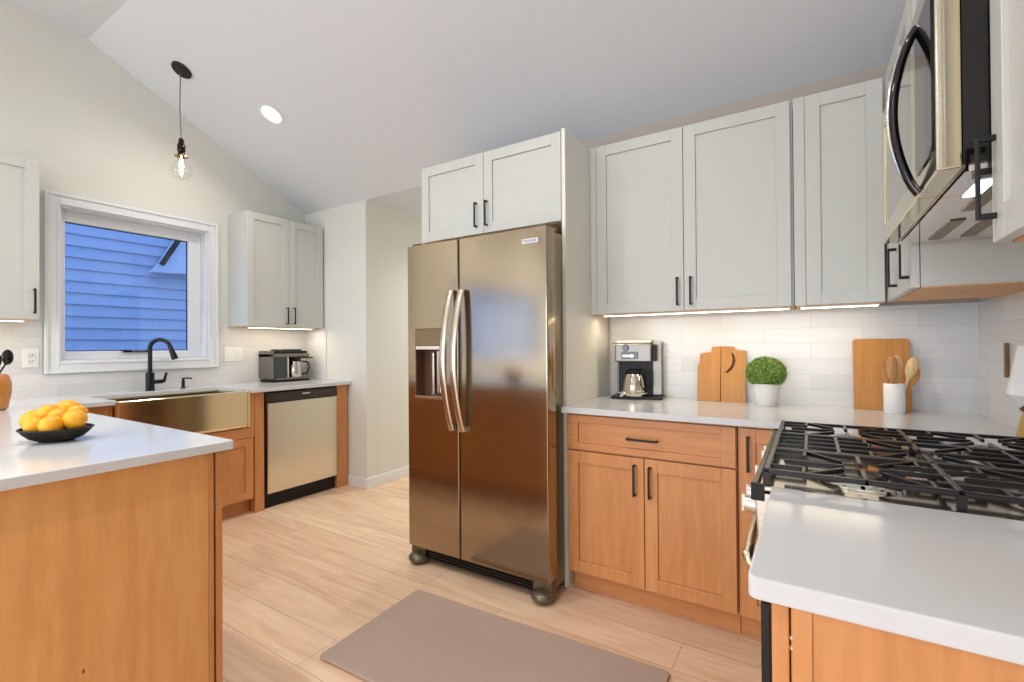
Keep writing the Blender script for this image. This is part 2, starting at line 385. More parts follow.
# ------------------------------------------------------------------ cabinet kit: local x = width, front faces local -y, z up
def shaker(mb, x0, x1, z0, z1, y0, th=.02, fr=.057, rec=.009, frz=None):
    """door leaf, front face at y0 (towards -y), thickness th"""
    fz = frz or fr
    mb.box(x0, x0+fr, y0, y0+th, z0, z1); mb.box(x1-fr, x1, y0, y0+th, z0, z1)
    mb.box(x0+fr, x1-fr, y0, y0+th, z0, z0+fz); mb.box(x0+fr, x1-fr, y0, y0+th, z1-fz, z1)
    mb.box(x0+fr, x1-fr, y0+rec, y0+th-.002, z0+fz, z1-fz)
def pull(parent, x, z, y, vert=True, ln=.142):
    mb = MB(); h = ln/2; r = .0050; st = .020
    if vert:
        mb.box(x-r, x+r, y-st-.006, y-st, z-h, z+h)
        for s in (-1, 1): mb.box(x-r, x+r, y-st, y-.0005, z+s*(h-r)-r, z+s*(h-r)+r)
    else:
        mb.box(x-h, x+h, y-st-.006, y-st, z-r, z+r)
        for s in (-1, 1): mb.box(x+s*(h-r)-r, x+s*(h-r)+r, y-st, y-.0005, z-r, z+r)
    return mb.build('handle', M['black'], parent, bevel=.0015)
def leaf(root, name, x0, x1, z0, z1, y, m, fr=.057, frz=None):
    mb = MB(); shaker(mb, x0, x1, z0, z1, y, fr=fr, frz=frz); return mb.build(name, m, root, bevel=.0012, seg=1)

def upper(name, label, loc, rotz, width, depth, z0, z1, doors, handles, m=None, fill=(0, 0), group=None):
    """loc = front-left corner of the door plane on the floor; doors list of (x0,x1); handles list of (door index, x, z)"""
    r = thing(name, label, 'cabinet', (loc[0], loc[1], z0), rotz, group)
    m = m or M['cab']; H = z1-z0
    mb = MB(); mb.box(0, width, .022, depth-.003, .004, H); mb.build('body', m, r, bevel=.001, seg=1)
    MB().box(.002, width-.002, .024, depth-.005, .0, .0038).build('bottom_panel', M['ply'], r)
    if fill[0]:
        MB().box(0, fill[0], .002, .0215, 0, H).build('filler_strip', m, r)
    if fill[1]:
        MB().box(width-fill[1], width, .002, .0215, 0, H).build('filler_strip', m, r)
    D = []
    for (a, b) in doors: D.append(leaf(r, 'door', a, b, .002, H-.001, 0, m))
    for (i, x, z) in handles: pull(D[i], x, z-z0, 0)
    return r

# upper cabinets on the back wall
YU = 2.475
upper('upper_cabinet', 'wide greige two-door wall cabinet above the steel coffee maker and stepped cutting boards', (-1.036, YU), 0, .975, YB-YU, ZU, ZT+.006,
      [(.036, .4985), (.5015, .965)], [(0, .470, 1.483), (1, .534, 1.482)], fill=(.034, 0))
upper('upper_cabinet', 'narrow single-door greige wall cabinet above the plain rectangular cutting board', (-.058, YU), 0, .322, YB-YU, ZU, ZT+.008,
      [(.044, .320)], [], fill=(.042, 0))
# above the fridge
t = upper('fridge_top_cabinet', 'small greige two-door cabinet directly above the steel refrigerator', (-2.03, 2.18), 0, .965, YB-2.18, 1.85, 2.311,
      [(.003, .471), (.474, .958)], [(0, .424, 1.96), (1, .497, 1.96)])
tag(MB().box(-1.0585, -1.0375, 2.16, YB, 0, 2.311).build('fridge_end_panel', M['panelw'], bevel=.0015),
    'tall cream side panel standing between the refrigerator and the coffee maker counter', 'cabinet panel')
tag(MB().box(-2.052, -2.032, 2.25, YB, 0, 2.311).build('fridge_end_panel', M['panelw'], bevel=.0015),
    'tall cream side panel on the hall side of the refrigerator', 'cabinet panel')
# window wall uppers (face +x)
XU = -3.784
def wx(y): return (XU, y)
upper('upper_cabinet', 'greige two-door wall cabinet right of the window, above the black-topped coffee maker', (XU, 2.063), PI/2, YS-2.063-.009, XU-XW, ZU, ZT,
      [(.002, .362), (.365, .696)], [(0, .337, 1.482), (1, .402, 1.485)])
upper('upper_cabinet', 'greige wall cabinet cut off by the left edge, beside the window', (XU, .0), PI/2, .867, XU-XW, ZU, ZT,
      [(.002, .431), (.434, .865)], [(0, .405, 1.49), (1, .842, 1.492)])
# range wall uppers (face -x): local x runs towards -y
XG = .268
upper('corner_upper_cabinet', 'greige corner wall cabinet between the microwave and the back wall', (XG, YU-.002), -PI/2, YU-.002-1.912, XR-XG, ZU, ZT,
      [(.045, .300), (.303, .5585)], [(0, .262, 1.49), (1, .52, 1.49)], fill=(.043, 0))
upper('microwave_top_cabinet', 'greige cabinet directly above the microwave', (XG, 1.905), -PI/2, .762, XR-XG, 1.935, ZT,
      [(.002, .380), (.383, .760)], [(0, .35, 2.03), (1, .413, 2.03)])
upper('upper_cabinet', 'greige wall cabinet nearest the camera at the right edge, in front of the microwave', (XG, 1.138), -PI/2, .76, XR-XG, ZU, ZT,
      [(.002, .378), (.381, .758)], [(0, .025, 1.495), (1, .73, 1.495)])
# unpainted undersides of the uppers
def bottom(label, x0, x1, y0, y1):
    pass

# ------------------------------------------------------------------ base cabinets
def base(label, loc, rotz, width, depth, parts, sidefill=(0, 0), m='maple', toe=True, name='base_cabinet', top=ZK, toe_m=None):
    r = thing(name, label, 'cabinet', (loc[0], loc[1], 0), rotz)
    mb = MB(); mb.box(0, width, .022, depth-.003, .105, top-.001); mb.build('body', M[m], r, bevel=.001, seg=1)
    if toe: MB().box(0, width, .075, depth-.02, 0, .1045).build('toe_kick', M['mapleh'], r)
    for p in parts:
        k, a, b, z0, z1 = p[:5]
        if k == 'door':
            d = leaf(r, 'door', a, b, z0, z1, 0, M['maple'])
            if len(p) > 5: pull(d, p[5], p[6], 0)
        elif k == 'drawer':
            d = leaf(r, 'drawer', a, b, z0, z1, 0, M['mapleh'], frz=.033)
            if len(p) > 5: pull(d, p[5], p[6], 0, False)
        elif k == 'fill':
            MB().box(a, b, .0, .0215, z0, z1).build('filler_strip', M['maple'], r)
    return r
YBC = 2.123
base('maple base cabinet with one wide drawer over two doors beside the refrigerator', (-1.022, YBC), 0, .762, YB-YBC,
     [('drawer', .003, .759, .708, .874, .376, .785), ('door', .003, .380, .112, .700, .340, .600), ('door', .384, .759, .112, .700, .409, .598)])
base('narrow maple base cabinet with one tall door between the drawer cabinet and the range', (-.257, YBC), 0, .19, YB-YBC,
     [('door', .010, .186, .112, .874, .040, .772)])
base('maple corner cabinet hidden behind the range under the back worktop', (-.06, YB-.02), -PI/2, YB-.02-1.913, XR+.06, [('fill', .03, .78, .11, .88)])
# near end cabinet by the camera (faces -x)
r = base('maple base cabinet at the bottom right corner, nearest the camera, under the short worktop', (-.047, 1.136), -PI/2, .425, XR+.047,
     [('door', .003, .424, .112, .874)])
door = [c for c in r.children if c.name.startswith('door')][0]
mb = MB(); mb.box(.395, .407, -.014, -.003, .66, .862); mb.box(.394, .408, -.004, -.0005, .846, .874); mb.build('handle', M['black'], door, bevel=.001)
mb = MB()
for z in (.835, .822): mb.ball((.4245, .0235, z), .0035)
mb.build('hinge_screw', M['chrome'], r)
MB().box(.4255, .444, .024, .045, 0, .884).build('end_stile', M['maple'], r)
MB().box(.4255, .440, .0455, XR+.046, 0, .884).build('end_panel', M['maple'], r)

# window wall base run (faces +x, local x -> +y)
XB = -3.459
r = base('maple sink cabinet with two low doors under the apron sink', (XB, 1.085), PI/2, .85, XB-XW,
         [('door', .003, .421, .112, .556), ('door', .424, .843, .112, .556)], top=.633)
MB().box(0, .85, .0, .0215, .560, .632).build('rail', M['mapleh'], r)
for a, b in ((0, .014), (.812, .85)): MB().box(a, b, .0, XB-XW-.01, .6335, ZK-.001).build('side_stile', M['maple'], r)
for a in (.003, .847-.004): pass
tag(MB().box(-.612, 0, 0, .070, 0, ZK-.001).build('dishwasher_end_panel', M['maple'], loc=(XB, 1.9385, 0), bevel=.001),
    'upright maple panel between the apron sink cabinet and the dishwasher', 'cabinet panel')
tag(MB().box(-.612, 0, 0, .110, 0, ZK-.001).build('dishwasher_end_panel', M['maple'], loc=(XB, 2.650, 0), bevel=.001),
    'upright maple panel between the dishwasher and the white corner wall', 'cabinet panel')
base('maple corner cabinet in the shade between the peninsula and the apron sink', (XB, .80), PI/2, .283, XB-XW, [('fill', 0, .283, .11, .88)], toe=False)
# peninsula
r = thing('peninsula_cabinet', 'maple peninsula with a plain wood end panel at the left edge of the picture', 'cabinet', (-1.62, .775, 0))
MB().box(-1.837, -.019, -.80, 0, .105, ZK-.001).build('body', M['maple'], r)
MB().box(-1.837, -.03, -.80, -.06, 0, .1045).build('toe_kick', M['mapleh'], r)
MB().box(-.0185, 0, -.80, -.017, 0, ZK-.001).build('end_panel', M['mapley'], r, bevel=.001)
MB().box(-.0185, .0015, -.0165, -.001, 0, ZK-.001).build('corner_stile', M['maple'], r, bevel=.001)
for i in range(3):
    a, b = -.608*(i+1)+.004, -.608*i-.0005
    mb = MB(); shaker(mb, a, b, .112, .708, .0)
    for q in mb.b.verts: q.co.y = .026-q.co.y
    d = mb.build('door', M['maple'], r, bevel=.001, seg=1)
    mb = MB(); shaker(mb, a, b, .716, .876, .0, frz=.033)
    for q in mb.b.verts: q.co.y = .026-q.co.y
    e = mb.build('drawer', M['mapleh'], r, bevel=.001, seg=1)
mb = MB(); mb.lathe([(0, 0), (.004, .0), (.004, .0006), (0, .0006)], n=10)
for q in mb.b.verts: x, y, z = q.co; q.co = (z+.0002, y*.45-.322, x*1.6+.37)
mb.build('wood_knot', mat('dark_knot', (.05, .02, .01), .6), r)

# ------------------------------------------------------------------ worktops
def rounded(pts, rad, n=6):
    """round listed convex corners: pts = [(x,y,r)]"""
    out = []; k = len(pts)
    for i, p in enumerate(pts):
        x, y = p[0], p[1]; r = p[2] if len(p) > 2 else 0
        if not r: out.append((x, y)); continue
        a = Vector(pts[i-1][:2]); b_ = Vector(pts[(i+1) % k][:2]); c = Vector((x, y))
        u = (a-c).normalized(); v = (b_-c).normalized()
        p0, p1, ctr = c+u*r, c+v*r, c+u*r+v*r
        for j in range(n+1):
            t = j/n*PI/2
            q = ctr + (p0-ctr)*math.cos(t) + (p1-ctr)*math.sin(t); out.append((q.x, q.y))
    return out
def worktop(label, pts, loc):
    pts = [(p[0]-loc[0], p[1]-loc[1], *p[2:]) for p in pts]
    o = MB().prism(rounded(pts, 0), 'z', 0, ZC-ZK).build('worktop', M['quartz'], loc=(loc[0], loc[1], ZK), bevel=.003, smooth=False)
    return tag(o, label, 'worktop')
worktop('white quartz worktop along the window wall and over the peninsula with the lemon bowl',
        [(XW+.001, -.10), (-1.591, -.10, .012), (-1.591, .827, .012), (-3.415, .827), (-3.415, 1.101), (-3.885, 1.101), (-3.885, 1.897), (-3.415, 1.897), (-3.415, YS-.001), (XW+.001, YS-.001)], (XW, .827))
worktop('white quartz worktop on the back wall carrying the cutting boards and round topiary',
        [(-1.0365, 2.091), (-.07, 2.091), (-.07, 1.910), (XR-.001, 1.910), (XR-.001, YB-.001), (-1.0365, YB-.001)], (-1.03, YB))
worktop('short white quartz worktop in front of the range at the bottom right',
        [(-.073, .685, .013), (XR-.001, .686), (XR-.001, 1.135), (-.073, 1.135)], (0, .686))
# toe kick strip and shadow gap handled by cabinets

# ------------------------------------------------------------------ apron sink, faucet, soap dispenser
r = thing('apron_sink', 'stainless steel farmhouse sink with a wide apron front under the window', 'sink', (-3.64, 1.499, .64))
mb = MB(); w2 = .394; fx = .205; bx = -.262
mb.prism([(bx, 0), (fx-.012, 0), (fx, .02), (fx, .256), (fx-.006, .262), (fx-.03, .262), (fx-.03, .03), (bx+.018, .03), (bx+.018, .243), (bx, .243)], 'y', -w2+.02, w2-.02)
mb.box(bx, fx-.031, -w2, -w2+.0195, 0, .243); mb.box(bx, fx-.031, w2-.0195, w2, 0, .243)
mb.box(fx-.03, fx, -w2, -w2+.0195, 0, .262); mb.box(fx-.03, fx, w2-.0195, w2, 0, .262)
mb.build('basin', M['steels'], r, bevel=.003)
mb = MB()
for y in [-.33+.03*i for i in range(23)]: mb.tube([(bx+.05, y, .05), (fx-.06, y, .05)], .0025, 6)
for x in (bx+.05, fx-.06): mb.tube([(x, -.34, .05), (x, .34, .05)], .003, 6)
mb.build('bottom_grid', M['chrome'], r)
mb = MB(); mb.lathe([(0, .032), (.045, .032), (.045, .036), (.03, .034), (0, .034)], n=24); mb.build('drain', M['chrome'], r)
r = thing('kitchen_faucet', 'tall matte black gooseneck pull-down faucet behind the apron sink', 'faucet', (-3.965, 1.475, ZC))
mb = MB(); mb.lathe([(0, 0), (.027, 0), (.028, .006), (.026, .008), (.026, .125), (.018, .13), (0, .105)], n=24); mb.build('body', M['black'], r, smooth=True)
ang = math.radians(52); dx, dy = math.cos(ang)*1, math.sin(ang)*1
R_ = .061
pts = [(0, 0, .10), (0, 0, .2), (0, 0, .30)]
for i in range(1, 15):
    a = PI*i/14*.93; q = R_*(1-math.cos(a)); pts.append((q*dx, q*dy, .30+R_*math.sin(a)))
mb = MB(); mb.tube(pts, .0135, 14); mb.build('gooseneck', M['black'], r, smooth=True)
p = Vector(pts[-1]); d = (Vector(pts[-1])-Vector(pts[-2])).normalized()
mb = MB(); mb.tube([p, p+d*.025, p+d*.08, p+d*.098], [.014, .016, .021, .020], 16); mb.build('spray_head', M['black'], r, smooth=True)
mb = MB(); mb.tube([(0, .02, .06), (.01, .075, .062)], .014, 14); mb.tube([(.012, .078, .055), (.014, .086, .085), (.012, .096, .125)], [.011, .010, .008], 10)
mb.build('lever', M['black'], r, smooth=True)
r = thing('soap_dispenser', 'small black soap pump standing right of the faucet', 'soap dispenser', (-3.965, 1.685, ZC))
mb = MB(); mb.lathe([(0, 0), (.02, 0), (.02, .005), (.011, .008), (.011, .055), (.008, .058), (.008, .075), (0, .075)], n=20); mb.build('pump_body', M['black'], r, smooth=True)
mb = MB(); mb.tube([(0, -.008, .073), (.0, .02, .075), (.006, .052, .072), (.007, .056, .066)], .0055, 10); mb.build('nozzle', M['black'], r, smooth=True)

# ------------------------------------------------------------------ dishwasher
r = thing('dishwasher', 'stainless steel dishwasher with dark control strip at the end of the window counter', 'dishwasher', (-3.459, 2.0105, 0), PI/2)
W = .636
MB().box(.0, W, .03, .58, .0, .870).build('tub', M['blackp'], r)
mb = MB(); mb.box(.018, W-.004, -.012, .028, .113, .795); mb.build('door', M['steeld'], r, bevel=.006, seg=3)
mb = MB(); mb.prism([(-.022, .800), (-.012, .872), (.028, .872), (.028, .800)], 'x', .006, W-.003); cp = mb.build('control_panel', mat('dark_brown_gloss', (.035, .018, .012), .12), r, bevel=.003)
mb = MB(); mb.box(.30, .37, -.0205, -.017, .842, .850); mb.build('badge', M['chrome'], cp)
mb = MB()
for i in range(8): mb.box(.41+i*.025, .42+i*.025, -.0205, -.017, .842, .848)
mb.build('button', mat('dim_label', (.3, .2, .15), .5), cp)
MB().box(.010, W-.006, .045, .06, .0, .112).build('toe_plate', M['blackg'], r)

# ------------------------------------------------------------------ refrigerator
r = thing('refrigerator', 'tall stainless steel side-by-side refrigerator with ice dispenser', 'refrigerator', (-1.48, 1.95, 0))
x0, xs0, xs1, x1 = -.445, -.082, -.074, .447
body = MB().box(x0+.006, x1-.026, .085, .77, .03, 1.772).build('body', mat('taupe_fridge_side', (.30, .25, .16), .35, .6), r, bevel=.004)
def fdoor(a, b, name):
    mb = MB(); cv = .002; pts = []; q_ = b-a
    es = [0, .0012, .0026, .0042, .006, .0075]
    for u in [k/q_ for k in es]+[.03+.94*k/10 for k in range(11)]+[1-k/q_ for k in es[::-1]]:
        e = min(u, 1-u)*(b-a); rd = .006
        y = -cv*(1-(2*u-1)**2)*.5 + (.005*(1-min(1, e/rd))**2)
        pts.append((a+(b-a)*u, y))
    pts += [(b, .078), (a, .078)]
    return mb, pts
mb, pts = fdoor(x0, xs0, 'd'); D = (-.382, -.165, .930, 1.312)   # dispenser opening x0,x1,z0,z1
def cutdoor(mb, pts, D):
    (a, b, c, d) = D
    front = [p for p in pts if p[1] < .05]
    def sect(u0, u1):
        def yat(x):
            for p, q in zip(front, front[1:]):
                if p[0] <= x <= q[0]: return p[1]+(q[1]-p[1])*(x-p[0])/(q[0]-p[0]) if q[0] > p[0] else p[1]
        f = [(u0, yat(u0))]+[p for p in front if u0 < p[0] < u1]+[(u1, yat(u1))]
        return f+[(u1, .078), (u0, .078)]
    z0, z1 = .105, 1.774
    L_ = front[0][0]; R2 = front[-1][0]
    mb.prism(sect(L_, a), 'z', z0, z1); mb.prism(sect(b, R2), 'z', z0, z1)
    mb.prism(sect(a, b), 'z', z0, c); mb.prism(sect(a, b), 'z', d, z1)
cutdoor(mb, pts, D); bmesh.ops.remove_doubles(mb.b, verts=mb.b.verts, dist=1e-5)
ld = mb.build('door', M['steelf'], r, smooth=True)
mb, pts = fdoor(xs1, x1, 'd'); mb.prism(pts, 'z', .105, 1.774); rd = mb.build('door', M['steelf'], r, smooth=True)
# dispenser
mb = MB(); a, b, c, d = D
mb.box(a, b, .06, .0775, c, d); mb.box(a, a+.006, -.004, .06, c, d); mb.box(b-.006, b, -.004, .06, c, d); mb.box(a, b, -.0045, .06, d-.006, d)
dp = mb.build('ice_dispenser', mat('dispenser_recess', (.10, .045, .028), .3), ld)
MB().box(a+.006, b-.006, -.006, .02, 1.218, d-.004).build('control_panel', mat('bronze_gloss', (.22, .16, .09), .12, .5), dp, bevel=.002)
MB().box(a+.006, b-.006, -.008, .03, 1.196, 1.217).build('panel_trim', M['chrome'], dp, bevel=.002)
MB().box(a+.002, b-.002, -.012, .059, c, c+.014).build('drip_tray', M['chrome'], dp, bevel=.002)
mb = MB(); mb.box(-.285, -.268, .02, .045, c+.02, 1.18); mb.box(-.245, -.215, .015, .04, c+.03, 1.19); mb.build('paddle', M['hand'], dp, bevel=.003)
mb = MB(); mb.box(-.21, -.172, .02, .055, c+.04, c+.15); mb.box(-.208, -.174, .015, .05, 1.08, 1.17); mb.build('spout', mat('pale_grey_gloss', (.45, .45, .42), .15), dp, bevel=.003)
# handles (bowed)
def bow(xa, xb, parent, sgn):
    mb = MB(); pts = []
    for i in range(17):
        t = i/16; z = .775+.73*t; s = math.sin(PI*t)
        pts.append((xa + sgn*(-.022)*s*1.0, -.022-.046*s**.8, z))
    mb.tube(pts, .0150, 12, flat=(.55, 1.35))
    for i in (0, -1): p = pts[i]; mb.box(p[0]-.016, p[0]+.016, p[1]-.002, -.004, p[2]-.006 if i else p[2]-.004, p[2]+.024 if i == 0 else p[2]+.004)
    return mb.build('handle', M['hand'], parent, smooth=True)
bow(-.112, 0, ld, 1); bow(-.042, 0, rd, 1)
MB().box(.318, .405, -.0075, .004, 1.700, 1.722).build('badge', mat('badge_silver', (.75, .78, .85), .2, .3), rd)
bd = [c for c in rd.children if c.name.startswith('badge')][0]
t = bpy.data.curves.new('badge_text', 'FONT'); t.body = 'FRIGIDAIRE'; t.size = .0135; t.extrude = .0003; t.align_x = 'CENTER'; t.align_y = 'CENTER'
o_ = bpy.data.objects.new('tmp', t); C.objects.link(o_); me = bpy.data.meshes.new_from_object(o_.evaluated_get(bpy.context.evaluated_depsgraph_get())); bpy.data.objects.remove(o_)
o = bpy.data.objects.new('lettering', me); C.objects.link(o); o.parent = bd; o.location = (.3615, -.0082, 1.711); o.rotation_euler = (PI/2, 0, 0)
me.materials.clear(); me.materials.append(mat('badge_ink', (.03, .04, .08), .4))
# top hinge covers, grille, feet
mb = MB(); hm = mat('bronze_plastic', (.12, .09, .05), .4)
for a in (x1-.075, x0+.01): MB().box(a, a+.055, .03, .15, 1.7745, 1.795).build('hinge_cover', hm, r, bevel=.004)
mb = MB()
for i in range(5): mb.box(x0+.09, x1-.09, .032, .05, .036+i*.0145, .043+i*.0145)
mb.box(x0+.09, x1-.09, .055, .084, .028, .103); mb.build('grille', M['blackg'], r)
for sx in (x0+.045, x1-.055):
    mb = MB(); mb.ball((sx+.004, .035, .038), 1, .060, .064, .032, 18, 12); mb.box(sx-.05, sx+.05, .03, .084, .012, .10)
    for v in mb.b.verts: v.co.z = max(.0, v.co.z-.006)
    mb.build('foot', mat('bronze_foot', (.16, .135, .09), .3, .6), r, smooth=True)

# ------------------------------------------------------------------ range
r = thing('gas_range', 'stainless gas range with black cast iron grates between the two right worktops', 'range', (-.06, 1.905, 0), -PI/2)
W = .765; DP = XR+.06
MB().box(.003, W-.003, .03, DP-.005, .05, .90).build('body', M['steel'], r)
mb = MB(); mb.box(.003, W-.003, -.038, DP-.012, .9005, .912); mb.build('cooktop', mat('cooktop_steel', (.70, .64, .53), .10, 1), r, bevel=.004)
MB().box(.006, W-.006, -.035, .029, .20, .775).build('oven_door', M['blackg'], r, bevel=.004)
MB().box(.006, W-.006, -.03, .029, .06, .19).build('drawer', M['steel'], r, bevel=.004)
mb = MB(); mb.prism([(-.040, .79), (-.046, .896), (.028, .896), (.028, .79)], 'x', .003, W-.003); mb.build('control_panel', M['steel'], r, bevel=.004)
MB().box(.003, W-.003, -.052, -.0385, .896, .914).build('front_lip', M['iron'], r, bevel=.003)
for a in (-.001, W-.0028): MB().box(a, a+.0038, -.052, -.026, .880, .917).build('side_cap', M['blackp'], r)
for i in range(5):
    kx = (.075, .165, .38, .60, .69)[i]; mb = MB(); kz = .847
    mb.tube([(kx, -.042, kz), (kx, -.048, kz)], .026, 20); mb.tube([(kx, -.048, kz), (kx, -.072, kz+.002)], [.021, .018], 20); mb.box(kx-.005, kx+.005, -.078, -.071, kz-.016, kz+.020)
    mb.build('knob', M['steel'], r, smooth=True)
mb = MB(); pts = [(.06, -.035, .70), (.06, -.062, .725)]+[(.06+.66*i/10*.98, -.066-.008*math.sin(PI*i/10), .735) for i in range(11)]+[(W-.055, -.062, .725), (W-.055, -.035, .70)]
mb.tube(pts, .0115, 12); mb.build('oven_handle', M['gold'], r, smooth=True)
burn = [(.135, .15), (.135, .46), (.38, .30), (.63, .15), (.63, .46)]
for i, (bx_, by_) in enumerate(burn):
    k = (1, 1, 1.25, 1.3, 1.2)[i]
    mb = MB(); mb.lathe([(0, .9125), (.062*k, .9125), (.062*k, .917), (.05*k, .921), (.042*k, .921), (.042*k, .915), (0, .915)], bx_, by_, 32)
    bu = mb.build('burner', M['chrome'], r, smooth=True)
    mb = MB(); mb.lathe([(0, .9155), (.036*k, .9155), (.036*k, .924), (.030*k, .928), (0, .929)], bx_, by_, 28); mb.build('burner_cap', M['iron'], bu, smooth=True)
for g in range(3):
    a = .008+g*.2505; b = a+.248; c0, c1 = -.028, DP-.065; zt = .948; zb = .9425; h = .010
    mb = MB(); y0, y1 = c0, c1; bw = .011
    for x in (a+bw/2, b-bw/2): mb.bar((x, y0, zb), (x, y1, zb), bw, h)
    for y in (y0+bw/2, y1-bw/2): mb.bar((a, y, zb), (b, y, zb), bw, h+.004)
    ym = (y0+y1)/2; xm = (a+b)/2
    if g == 1:
        cent = [(xm, ym)]
    else: cent = [(xm, .15), (xm, .46)]; mb.bar((a, ym, zb), (b, ym, zb), bw, h)
    for cx_, cy_ in cent:
        ry = .145 if g != 1 else .29
        for s in (-1, 1):
            mb.bar((cx_, cy_+s*.030, zb), (cx_, max(y0, min(y1, cy_+s*ry)), zb), bw*.8, h)
            mb.bar((cx_+s*.030, cy_, zb), (cx_+s*(b-a)/2, cy_, zb), bw*.8, h)
            for q in (-1, 1):
                e = (cx_+s*(b-a)*.49, cy_+q*.105, zb)
                mb.bar((cx_+s*.036, cy_+q*.034, zb+.001), e, bw*.7, h)
                mb.bar((cx_+s*.06, cy_+q*.105, zb), e, bw*.7, h)
    if g == 1:
        for q in (-1, 1):
            for o_ in (.17, .24): mb.bar((a, ym+q*o_, zb), (b, ym+q*o_, zb), bw*.8, h)
            for s in (-1, 1): mb.bar((xm+s*.06, ym+q*.10, zb), (xm+s*.06, ym+q*.28, zb), bw*.7, h)
    for q in (.25, .75):
        mb.bar((a+(b-a)*q, y0, zb-.001), (a+(b-a)*q, y0+.07, zb-.001), bw*.7, h); mb.bar((a+(b-a)*q, y1, zb-.001), (a+(b-a)*q, y1-.07, zb-.001), bw*.7, h)
        if g != 1: mb.bar((a+(b-a)*q, ym-.075, zb-.001), (a+(b-a)*q, ym+.075, zb-.001), bw*.7, h)
    for x in (a+bw/2, b-bw/2):
        for y in (y0+bw/2, ym, y1-bw/2): mb.box(x-.007, x+.007, y-.007, y+.007, .9125, zb)
    mb.build('grate', M['iron'], r, bevel=.002, seg=2)

# ------------------------------------------------------------------ microwave
XM = .197
r = thing('microwave', 'stainless over-the-range microwave with curved dark handle hung under the right cabinets', 'microwave', (XM, 1.902, 1.52), -PI/2)
W = .760; H = .41
MB().box(0, W, .036, XR-XM-.002, .012, H).build('case', M['blackg'], r)
MB().box(.006, W-.006, .04, XR-XM-.01, .0, .0118).build('base_plate', mat('base_steel', (.86, .80, .74), .05, 1), r)
mb = MB(); mb.box(0, .56, 0, .035, .008, .06); mb.box(0, .56, 0, .035, H-.045, H); mb.box(0, .05, 0, .035, .0605, H-.0455); mb.box(.51, .56, 0, .035, .0605, H-.0455)
dr = mb.build('door', M['gold'], r, bevel=.003)
MB().box(.0505, .5095, .004, .03, .061, H-.046).build('door_glass', mat('mirror_glass', (.42, .40, .34), .03, .85), dr)
MB().box(.563, W, 0, .035, .008, H).build('control_panel', M['gold'], r, bevel=.003)
for a, b_ in ((.003, .007), (.012, .016)): MB().box(W+.0002, W+.0022, a, b_, .012, H-.004).build('edge_trim', M['chrome'], r)
MB().box(.585, W-.02, -.003, -.0003, .05, H-.05).build('keypad', M['blackg'], r)
mb = MB(); pts = []
for i in range(21):
    t_ = i/20; s = math.sin(PI*t_); pts.append((.600, -.001-.041*s**.75, .008+.352*t_))
mb.tube(pts, .0095, 14, flat=(.9, 1.1)); mb2 = MB(); mb2.tube([(p[0]-.002, p[1]-.0085*math.sin(PI*i/20)**.4, p[2]) for i, p in enumerate(pts)], .0045, 10); mb2.build('handle_trim', M['chrome'], dr, smooth=True); mb.build('handle', mat('dark_chrome', (.05, .045, .05), .08, .9), dr, smooth=True)
mb = MB()
for yy in (.10, .17, .24): 
    for xx in (.06, .42): mb.box(xx, xx+.26, yy, yy+.03, -.003, -.0002)
mb.build('grease_filter', mat('filter_bronze', (.20, .13, .06), .3, .9), r)
mb = MB(); mb.box(W-.20, W-.09, .075, .14, -.0025, -.0002); mb.build('cooktop_lamp', emit('cool_lamp', (.8, .88, 1), 4), r)
mb = MB(); mb.box(W-.02, W+.0, .05, .35, -.012, -.0002); mb.build('vent_lip', M['blackg'], r)

# ------------------------------------------------------------------ under-cabinet lights
m_led = emit('warm_led', (1, .86, .62), 7)
def strip(label, p, q, power, face=0, watt_col=(1, .84, .62)):
    p, q = Vector(p), Vector(q); c = (p+q)/2; ln = (q-p).length
    rz = math.atan2(q.y-p.y, q.x-p.x)
    r = thing('under_cabinet_light', label, 'light', c, rz)
    MB().box(-ln/2, ln/2, -.012, .012, -.007, -.0003).build('housing', M['trim'], r)
    MB().box(-ln/2+.004, ln/2-.004, -.009, .009, -.010, -.0072).build('diffuser', m_led, r)
    l = area('strip_glow', (c.x, c.y, c.z-.012), (c.x, c.y, 0), ln, .02, power, watt_col)
    l.rotation_euler = (0, 0, rz); l.parent = r; l.location = (0, 0, -.012); l.rotation_euler = (0, 0, 0)
strip('long warm light strip under the wall cabinets above the steel coffee maker', (-.99, 2.55, ZU), (-.08, 2.55, ZU), 1.15)
strip('warm light strip under the narrow wall cabinet above the rectangular cutting board', (-.04, 2.55, ZU), (.25, 2.55, ZU), .40)
strip('warm light strip under the wall cabinet right of the window', (-3.87, 2.12, ZU), (-3.87, 2.70, ZU), 1.2)
strip('warm light strip under the wall cabinet at the left edge', (-3.87, .20, ZU), (-3.87, .82, ZU), .9)

# ------------------------------------------------------------------ ceiling lights
sa = -math.atan(SL)
def recessed(x, y, label, power=9):
    z = (ZE if y > YS else zc(y)) if y > YK else FL
    slope = YK < y < YS
    r = thing('recessed_light', label, 'ceiling light', (x, y, z-.0002))
    r.rotation_euler = (sa if slope else 0, 0, 0)
    MB().lathe([(.066, -.001), (.088, -.001), (.090, -.004), (.086, -.007), (.068, -.005), (.066, -.001)], n=40).build('trim_ring', M['trim'], r, smooth=True)
    MB().lathe([(0, -.004), (.0655, -.004), (.0655, -.001), (0, -.001)], n=32).build('lens', emit('led_lens', (1, .95, .88), 9), r)
    l = area('lamp', (0, 0, 0), (0, 0, -1), .12, .12, power, (1, .965, .92), 'DISK', 2.6)
    l.parent = r; l.location = (0, 0, -.01); l.rotation_euler = (0, 0, 0)
    return r
recessed(-3.258, 1.955, 'round recessed ceiling light on the slope right of the pendant', 5)
